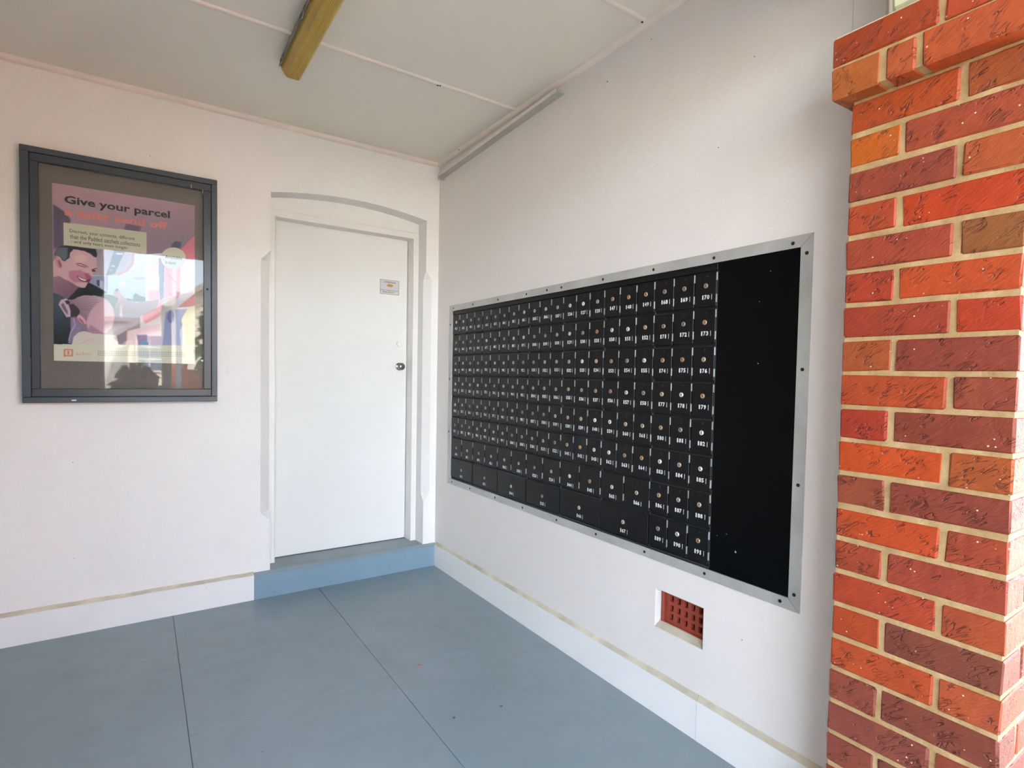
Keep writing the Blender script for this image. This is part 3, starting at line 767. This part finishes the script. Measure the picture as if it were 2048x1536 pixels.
# outstretched arm, sleeve
P(K4, [(-20,600),(0,520),(30,485),(75,560),(130,600),(210,622),(330,605),(440,590),(410,680),(280,748),(100,722),(-20,690)], (168, 130, 142), 1, c2=(132, 98, 112), g=((260, 600), (260, 625)))
P(K3, [(880,740),(930,675),(960,690),(1010,800),(960,860)], (190, 140, 146), 1); P(K3, [(905,710),(935,672),(960,700),(930,715)], (70, 62, 70), 1)
P(K3, [(735,750),(870,770),(960,820),(930,880),(890,960),(820,860),(740,800)], (62, 86, 80), 1)
# man
P(K3, [(0,730),(60,735),(200,800),(300,900),(320,1060),(300,1470),(0,1470)], (74, 84, 96), 2, c2=(22, 32, 38), g=((120, 610), (135, 690)))
P(K3, [(240,830),(390,660),(540,595),(640,640),(800,735),(745,755),(730,790),(500,780),(330,830)], (26, 30, 38), 1)
P(K3, [(0,430),(130,500),(330,620),(400,660),(320,750),(250,815),(60,735),(0,730)], (160, 122, 138), 1, c2=(120, 88, 106), g=((110, 550), (150, 590)))
P(K3, [(70,260),(95,225),(140,230),(180,290),(290,240),(265,200),(320,125),(480,140),(600,200),(650,250),(652,400),(640,440),(600,450),(585,520),(530,590),(495,665),(440,668),(380,650),(320,600),(250,580),(130,500),(50,520),(45,300)], (214, 170, 172), 1)
P(K3, [(270,430),(420,420),(560,500),(540,560),(450,590),(330,590),(260,520)], (190, 124, 142), 8); E(K3, 430, 260, 90, 60, (226, 184, 182), 10)
P(K3, [(250,560),(340,620),(410,660),(380,655),(300,610),(200,560)], (150, 104, 122), 3)
E(K3, 120, 320, 42, 85, (206, 146, 152), 1, rot=-.35); E(K3, 135, 330, 17, 55, (156, 90, 104), 2, rot=-.35)
P(K3, [(60,215),(85,130),(140,85),(240,75),(420,100),(640,125),(660,200),(650,240),(620,238),(560,190),(470,150),(330,128),(280,180),(265,250),(205,298),(165,280),(140,235),(100,215)], (48, 50, 60), 1)
P(K3, [(65,210),(85,130),(150,95),(250,110),(250,230),(205,290),(165,270),(140,230)], (98, 108, 118), 4)
L(K3, [(370,335),(420,325),(530,375)], 1.4, (92, 52, 66)); L(K3, [(385,350),(440,365),(500,385)], 1.2, (60, 38, 50)); L(K3, [(585,415),(620,400),(655,400)], 1.3, (90, 50, 60)); E(K3, 610, 430, 28, 16, (80, 44, 58), 1)
P(K3, [(480,455),(540,470),(590,530),(560,560),(500,540)], (168, 92, 112), 3)
P(K3, [(372,498),(420,520),(500,550),(580,545),(540,590),(470,590),(410,560)], (120, 48, 68), 1); P(K3, [(390,512),(440,535),(520,562),(480,572),(420,548)], (232, 222, 224), 0)
# girl
P(K3, [(260,900),(300,850),(380,800),(480,770),(640,778),(760,815),(840,880),(885,960),(900,1080),(870,1210),(770,1310),(640,1335),(520,1290),(430,1210),(340,1090),(280,1000)], (196, 166, 176), 1, c2=(150, 118, 134), g=((200, 595), (160, 625)))
for k in range(7): L(K3, [(330+10*k, 870+18*k), (480+20*k, 800+30*k), (640+18*k, 800+38*k)], .9, (160-6*k, 128-5*k, 142-5*k), 1)
P(K3, [(560,1000),(640,900),(760,840),(870,930),(900,1080),(870,1210),(770,1310),(640,1335),(540,1270),(500,1150)], (214, 172, 184), 5)
P(K3, [(560,1180),(700,1270),(760,1312),(640,1335),(520,1290)], (176, 136, 156), 5)
E(K3, 440, 1110, 38, 82, (226, 170, 182), 1, rot=-.7); E(K3, 440, 1130, 16, 55, (170, 104, 124), 1, rot=-.7)
P(K3, [(240,900),(330,890),(400,960),(420,1010),(370,1080),(290,1060),(260,980)], (64, 48, 58), 2)
P(K3, [(120,900),(150,840),(220,815),(280,850),(250,880),(290,1000),(285,1070),(230,1080),(180,1000)], (206, 180, 192), 1); P(K3, [(150,900),(190,880),(250,1000),(250,1050),(190,980)], (120, 96, 118), 2); P(K3, [(205,850),(260,840),(280,880),(235,900)], (40, 30, 38), 1)
P(K3, [(290,1080),(350,1090),(430,1200),(450,1260),(340,1350),(290,1450),(250,1440),(290,1250)], (142, 126, 156), 2); L(K3, [(330,1100),(350,1190),(290,1290),(260,1400)], 1.2, (206, 196, 214), 1)
P(K3, [(300,1480),(330,1350),(400,1290),(480,1272),(600,1305),(760,1318),(930,1330),(960,1480)], (220, 206, 192), 1); L(K3, [(430,1450),(520,1400),(620,1380)], 1.2, (216, 168, 172), 1)
# panels of the print
P(K1, [(270,1134),(1100,1142),(1100,1260),(270,1240)], (216, 212, 190), 0)
P(K2, [(183,577),(1318,716),(1318,1010),(183,888)], (205, 200, 176), 0)
E(K4, 578, 180, 124, 106, (208, 203, 180), 0)
P(K1, [(337,1160),(388,1160),(388,1200),(337,1200)], (208, 140, 112), 0); P(K1, [(346,1167),(379,1167),(379,1193),(346,1193)], (222, 200, 176), 0); P(K1, [(358,1170),(366,1170),(366,1190),(358,1190)], (206, 130, 104), 0)
for k in range(3):
    L(K1, [(518, 1172+k*10), (980, 1180+k*10)], .9, (150, 148, 136), 0, al=.8)
for k in range(38): L(K1, [(520+k*12, 1172), (520+k*12, 1196)], .5, (120, 118, 112), 0, al=.6)
vals = np.clip(img/255, 0, 1); vals = np.where(vals <= .04045, vals/12.92, ((vals+.055)/1.055)**2.4)
poster = empty('poster', ((PX0+PX1)/2, PY, PZ0), label='pink toned parcel poster showing a man and a ponytailed girl, behind the case glass', cat='poster')
vx = np.stack([WX-(PX0+PX1)/2, np.zeros_like(WX), WZ-PZ0], -1).reshape(-1, 3)
ii = (np.arange(NV-1)[:, None]*NU+np.arange(NU-1)[None, :]).ravel()
fc = np.stack([ii, ii+1, ii+NU+1, ii+NU], 1)
nb = len(vx); back = [( (PX0-PX1)/2, .0012, 0), ((PX1-PX0)/2, .0012, 0), ((PX1-PX0)/2, .0012, PZ1-PZ0), ((PX0-PX1)/2, .0012, PZ1-PZ0)]
me = bpy.data.meshes.new('printed_sheet'); c4 = (0, NU-1, NV*NU-1, (NV-1)*NU)
me.from_pydata([tuple(p) for p in vx]+back, [], [tuple(x) for x in fc.tolist()]+[(nb+3, nb+2, nb+1, nb), (c4[0], nb, nb+1, c4[1]), (c4[1], nb+1, nb+2, c4[2]), (c4[2], nb+2, nb+3, c4[3]), (c4[3], nb+3, nb, c4[0])])
ca = me.color_attributes.new('print', 'FLOAT_COLOR', 'POINT')
cc = np.ones((nb+4, 4)); cc[:nb, :3] = vals.reshape(-1, 3); ca.data.foreach_set('color', cc.ravel().astype(np.float32))
t = NT('poster_print'); va = t.n('ShaderNodeVertexColor', layer_name='print')
M['print'] = t.fin(va.outputs['Color'], .5, None, Specular_IOR_Level=.2)
me.materials.append(M['print']); me.update()
ps_ = bpy.data.objects.new('printed_sheet', me); COL.objects.link(ps_); ps_.parent = poster; OFF['printed_sheet'] = Vector(poster.location)
M['coral'] = simple('coral_ink', (226, 128, 118), .5, var=.03)
def ptext(txt, K, x0, ytop, ybase, x1, mat, bold, asc=True):
    a = at(*K(x0, ybase), 1, PY-.001); b = at(*K(x0, ytop), 1, PY-.001); c = at(*K(x1, ybase), 1, PY-.001)
    return a, b, c
def put(txt, K, x0, yt, yb, x1, mat, bold=.0, desc=0):
    """x0, yt, yb: left end and its top / bottom; x1: right end"""
    a = at(*K(x0, yb), 1, PY-.0008); b = at(*K(x0, yt), 1, PY-.0008); c = at(*K(x1, yb), 1, PY-.0008)
    return place_text('lettering', txt, mat, ps_, (a.x, PY-.0008, a.z), c.x-a.x, b.z-a.z, 'y', bold)
put('Give your parcel', K2, 195, 205, 345, 1637, M['ink'], .028)
put('a safer send off', K2, 197, 378, 480, 1600, M['coral'], .028)
put('Discreet, your contents, different', K2, 270, 668, 728, 1155, M['ink'], .0)
put('than the Padded satchels collections', K2, 272, 738, 798, 1230, M['ink'], .0)
put('- and only tears even longer', K2, 285, 815, 868, 1062, M['ink'], .0)
put('Available', K4, 497, 148, 180, 665, M['ink'], .02)
put('in store', K4, 500, 205, 235, 600, M['ink'], .01)
M['peach'] = simple('peach_ink', (214, 168, 142), .5)
put('acico', K1, 402, 1174, 1194, 482, M['peach'], .02)

# ------------------------------------------------------------------ brick pillar
PXF, PYB = -.1713, -2.6865
S_, H1, J = .2240, .1100, .0120
PW = S_+H1+J
pil = empty('brick_pillar', (PXF+PW/2, PYB-PW/2, -.12), label='orange red brick pillar with a stepped brick cap at the porch corner', cat='pillar')
br = random.Random(11)
def brick(x0, x1, y0, y1, zc, col, hgt=.0735, jit=.0016):
    dx = br.uniform(-.0012, .0012)
    mb = MB(); cx, cy = (x0+x1)/2, (y0+y1)/2
    mb.bbox(x0+dx, x1+dx, y0, y1, zc-hgt/2, zc+hgt/2, b=.0030, jit=jit, rnd=br)
    o = mb.build('brick', M['brick'], pil, origin=(cx, cy, zc-hgt/2))
    c = lin(col); o.color = (c[0]*.56, c[1]*.66, c[2]*.42, 1); return o
cols_seen = [((216,84,38),(194,88,48)), ((228,104,34),(194,78,58)), ((178,72,58),(210,92,52)), ((208,76,46),(220,68,28)), ((194,74,56),(168,92,56)),
 ((204,66,46),(220,80,38)), ((190,66,46),(210,62,32)), ((196,88,52),(168,66,56)), ((210,78,42),(174,72,56)), ((200,60,40),(164,66,50)),
 ((226,80,28),(206,92,46)), ((174,76,60),(162,66,54)), ((222,78,36),(190,72,50)), ((200,76,50),(190,72,56)), ((210,72,46),(200,80,50)),
 ((210,76,40),(152,70,60)), ((216,82,46),(206,86,56)), ((170,76,68),(156,70,60)), ((164,76,72),(172,70,58)), ((168,76,70),(150,72,64))]
pal = [(214,80,40), (196,78,52), (176,70,56), (222,90,38), (160,68,56), (204,72,44)]
k = 0
while True:
    zc = 1.9610-.0852*k
    if zc < -.08: break
    ca_, cb_ = cols_seen[k] if k < len(cols_seen) else (br.choice(pal), br.choice(pal))
    x0, x1 = PXF, PXF+PW; y1, y0 = PYB, PYB-PW     # y1 back, y0 street side
    if k % 2 == 0:
        brick(x0, x0+H1, y1-S_, y1, zc, ca_); brick(x0, x0+S_, y0, y0+H1, zc, cb_)
        brick(x1-H1, x1, y0, y0+S_, zc, br.choice(pal)); brick(x1-S_, x1, y1-H1, y1, zc, br.choice(pal))
    else:
        brick(x0, x0+S_, y1-H1, y1, zc, ca_); brick(x0, x0+H1, y0, y0+S_, zc, cb_)
        brick(x1-S_, x1, y0, y0+H1, zc, br.choice(pal)); brick(x1-H1, x1, y1-S_, y1, zc, br.choice(pal))
    k += 1
MB().box(PXF+.0035, PXF+PW-.0035, PYB-PW+.0035, PYB-.0035, -.12, 2.006).build('mortar', M['mortar'], pil, label='sandy cream mortar')
# cap courses
cx0, cx1 = PXF-.050, PXF+PW+.050; cy1, cy0 = PYB+.027, PYB-PW-.050
zc1, zc2 = 2.0405, 2.1190
def caprow(zc, joints, cols_):
    e = [cy1]+joints+[cy0]
    for i in range(len(e)-1):
        brick(cx0, cx0+H1, e[i+1]+(.006 if i < len(e)-2 else 0), e[i]-(.006 if i else 0), zc, cols_[i], .0745 if zc < 2.1 else .072)
    xs_ = [cx0+H1+.012, cx0+H1+.012+.16, cx1]
    for a, b in ((0, 1), (1, 2)):
        for (ya, yb) in ((cy0, cy0+.2), (cy0+.212, cy1)):
            brick(xs_[a], xs_[b]-(.012 if b < 2 else 0), ya, yb, zc, br.choice(pal), .0745 if zc < 2.1 else .072)
caprow(zc1, [-2.775, -2.849], [(216,108,58), (222,98,62), (222,92,54)])
caprow(zc2, [-2.890], [(200,74,40), (210,76,46)])
MB().box(cx0+.0035, cx1-.0035, cy0+.0035, cy1-.0035, 2.0065, 2.150).build('mortar', M['mortar'], pil, label='sandy cream mortar in the cap')
# lime mortar haunching and rough plastered stub up to the lintel
hb = MB(); n = 10
lo = [(cx0+.006, cy0+.006), (cx1-.006, cy0+.006), (cx1-.006, cy1-.006), (cx0+.006, cy1-.006)]; hi = [(cx0+.06, cy0+.06), (cx1-.06, cy0+.06), (cx1-.06, cy1-.105), (cx0+.06, cy1-.105)]
hb.add([(x, y, 2.151) for x, y in lo]+[(x, y, 2.157) for x, y in lo]+[(x, y, 2.175) for x, y in hi], [(0,1,2,3), (8,9,10,11)]+[(i, (i+1) % 4, 4+(i+1) % 4, 4+i) for i in range(4)]+[(4+i, 4+(i+1) % 4, 8+(i+1) % 4, 8+i) for i in range(4)])
M['lime'] = simple('greenish_lime', (206, 204, 172), .9, var=.25, bump=.9, bscale=70)
hb.build('haunching', M['lime'], pil, label='rough greenish lime haunching on the cap')
MB().bbox(-.195, .15, -3.03, -2.775, 2.172, 2.388, b=.006, jit=.002).build('stub', M['lime'], pil, label='rough lime washed stub between cap and lintel')

# ------------------------------------------------------------------ bits on the floor
def leaf(px, py, s_, rgb, label):
    p = at(px, py, 2, 0.0); mb = MB(); n = 9; rr2 = random.Random(px)
    top = [(p.x+s_*math.cos(2*PI*i/n)*rr2.uniform(.6, 1.1), p.y+s_*.55*math.sin(2*PI*i/n)*rr2.uniform(.6, 1.1), .0012+rr2.uniform(0, .003)) for i in range(n)]
    bot = [(x, y, .0003) for x, y, z in top]
    mb.add(top+bot, [tuple(range(n)), tuple(range(n, 2*n))]+[(i, (i+1) % n, n+(i+1) % n, n+i) for i in range(n)])
    mb.build('dead_leaf', simple('leaf_%d' % px, rgb, .7), None, label=label, cat='leaf')
leaf(838, 1331, .011, (190, 112, 66), 'tiny orange dead leaf on the floor near the slab joint')
leaf(1002, 1413, .008, (96, 90, 78), 'tiny dark crumpled leaf on open floor, nearest to the baseboard of the three')
leaf(908, 1436, .007, (86, 84, 76), 'tiny dark speck of leaf on the floor, lowest of the three in the photo')

# ------------------------------------------------------------------ the street outside (seen in the case glass, bounces the daylight)
def ground_mat(name, rgb, sc=3, b=.3):
    t = NT(name); c = t.coord(world=True); col = lin(rgb)
    base = t.mix(t.ramp(t.noise(c, sc, 5, .6), [(.3, 0.0), (.7, 1.0)]), tuple(v*.86 for v in col), tuple(min(1, v*1.1) for v in col))
    return t.fin(base, .85, t.bump(t.noise(c, 60, 4), b, .01))
MB().box(-16, 16, -6.2, -3.06, -.36, -.13).build('footpath', ground_mat('footpath_concrete', (200, 186, 166)), kind='structure')
MB().box(-30, 30, -14, -6.2, -.40, -.24).build('road', ground_mat('road_asphalt', (128, 124, 120), 6), kind='structure')
MB().box(-30, 30, -50, -14, -.36, -.12).build('verge', ground_mat('far_ground', (160, 150, 122), 4), kind='structure')
M['cream'] = simple('cream_weatherboard', (226, 216, 200), .7, bump=.2)
M['rooft'] = simple('pale_roof', (176, 166, 160), .6)
M['blueglass'] = simple('window_glass_blue', (96, 118, 140), .15)
M['wtrim'] = simple('white_trim', (236, 234, 230), .5)
M['fence_brick'] = simple('orange_fence_brick', (196, 118, 84), .8, bump=.4)
M['post'] = simple('grey_blue_post', (150, 158, 172), .5)
# house across the road, gable towards the post office
hy = -18.0
house = empty('house', (1.5, hy-3, -.12), label='cream gabled house across the road, seen only in the case glass', cat='house')
MB().box(-2.0, 5.0, hy-6, hy, -.12, 2.6).build('wall', M['cream'], house)
MB().prism([(-2.35, 2.42), (1.5, 5.2), (5.35, 2.42), (5.35, 2.24), (1.5, 5.0), (-2.35, 2.24)], 'y', hy+.5, hy-6.2).build('roof', M['rooft'], house)
MB().prism([(-2.0, 2.61), (1.5, 4.95), (5.0, 2.61)], 'y', hy-.02, hy-.2).build('gable', M['cream'], house)
for wx in (-1.8, 2.6):
    wn = MB().box(wx, wx+.75, hy, hy+.06, 1.2, 2.42).build('window', M['wtrim'], house)
    for i in range(2):
        for k_ in range(3): MB().box(wx+.05+.34*i, wx+.36+.34*i, hy+.055, hy+.075, 1.26+.38*k_, 1.6+.38*k_).build('pane', M['blueglass'], wn)
MB().box(.2, 1.1, hy, hy+.06, -.12, 1.9).build('door', M['post'], house)
hall = empty('hall', (-6, hy-6, -.12), label='long white hall with flat roof left of the gabled house, seen in the glass', cat='building')
MB().box(-12, -.4, hy-9, hy-6.5, -.12, 3.2).build('wall', M['wtrim'], hall)
MB().box(-12.3, -.3, hy-9.2, hy-6.3, 3.2, 3.38).build('roof', M['rooft'], hall)
MB().lathe([(.06, 0), (.06, .5)], (-2.35, hy-7, 3.38), (0, 0, 1), 8).build('flue', M['wtrim'], hall)
fence = empty('fence', (1.4, -10.3, -.24), label='low orange brick front fence before the gabled house', cat='fence')
MB().bbox(-1.15, 4.0, -10.45, -10.3, -.24, 1.30, b=.01).build('brick_wall', M['fence_brick'], fence)
for x in (-1.0, .8, 2.4, 4.0): MB().bbox(x-.16, x+.16, -10.5, -10.25, -.24, 1.42, b=.01).build('pier', M['fence_brick'], fence)
MB().lathe([(.055, 0), (.05, 3.1)], (-1.02, -9.8, -.24), (0, 0, 1), 14).build('street_pole', M['post'], label='grey blue street pole before the brick fence', cat='pole')
MB().bbox(-1.42, -1.30, -6.06, -5.94, -.14, 2.2, b=.01).build('bollard_post', M['post'], label='square grey blue post at the footpath edge', cat='post')
M['leafm'] = simple('tree_leaves', (92, 122, 52), .6, var=.4)
M['bark'] = simple('bark', (96, 82, 66), .9)
tree = empty('tree', (-.05, -9.3, -.24), label='bushy green street tree right of the gabled house in the glass', cat='tree')
MB().tube([(-.05, -9.3, -.24), (-.03, -9.3, 1.0), (-.08, -9.32, 1.9)], .09, 8).build('trunk', M['bark'], tree)
fo = MB(); tr_ = random.Random(5)
M['darkleaf'] = simple('dark_standin_leaves', (50, 54, 50), .7, var=.4)
silhouette_standin = empty('silhouette_standin', (-1.72, -6.45, -.2), label='dark leafy stand-in for the reflected camera operator, seen low in the glass', cat='silhouette_standin')  # leafy shape added in place of the camera operator's dark reflection
MB().lathe([(.16, -.05), (.20, .25), (.21, .27)], (-1.72, -6.45, -.2), (0, 0, 1), 16).build('standin_planter', M['tan'], silhouette_standin)
sh = MB()
for i in range(1500):
    th = tr_.uniform(0, 2*PI); ph = math.acos(tr_.uniform(-1, 1)); q = tr_.uniform(.5, 1.0)
    c = Vector((-1.72+.37*q*math.sin(ph)*math.cos(th), -6.45+.34*q*math.sin(ph)*math.sin(th), .72+.66*q*math.cos(ph)))
    a = Vector((tr_.uniform(-1, 1), tr_.uniform(-1, 1), tr_.uniform(-1, 1))).normalized()*.07; b = a.orthogonal().normalized()*.045
    sh.add([c-a, c+b, c+a, c-b], [(0, 1, 2, 3)])
sh.build('foliage', M['darkleaf'], silhouette_standin, recalc=False, kind='stuff')
for i in range(3400):
    th = tr_.uniform(0, 2*PI); ph = math.acos(tr_.uniform(-1, 1)); q = tr_.uniform(.55, 1.0)
    c = Vector((.20+.98*q*math.sin(ph)*math.cos(th), -9.3+.6*q*math.sin(ph)*math.sin(th), 1.75+1.5*q*math.cos(ph)))
    a = Vector((tr_.uniform(-1, 1), tr_.uniform(-1, 1), tr_.uniform(-1, 1))).normalized()*.09; b = a.orthogonal().normalized()*.05
    fo.add([c-a, c+b, c+a, c-b], [(0, 1, 2, 3)])
fo.build('foliage', M['leafm'], tree, recalc=False, kind='stuff')
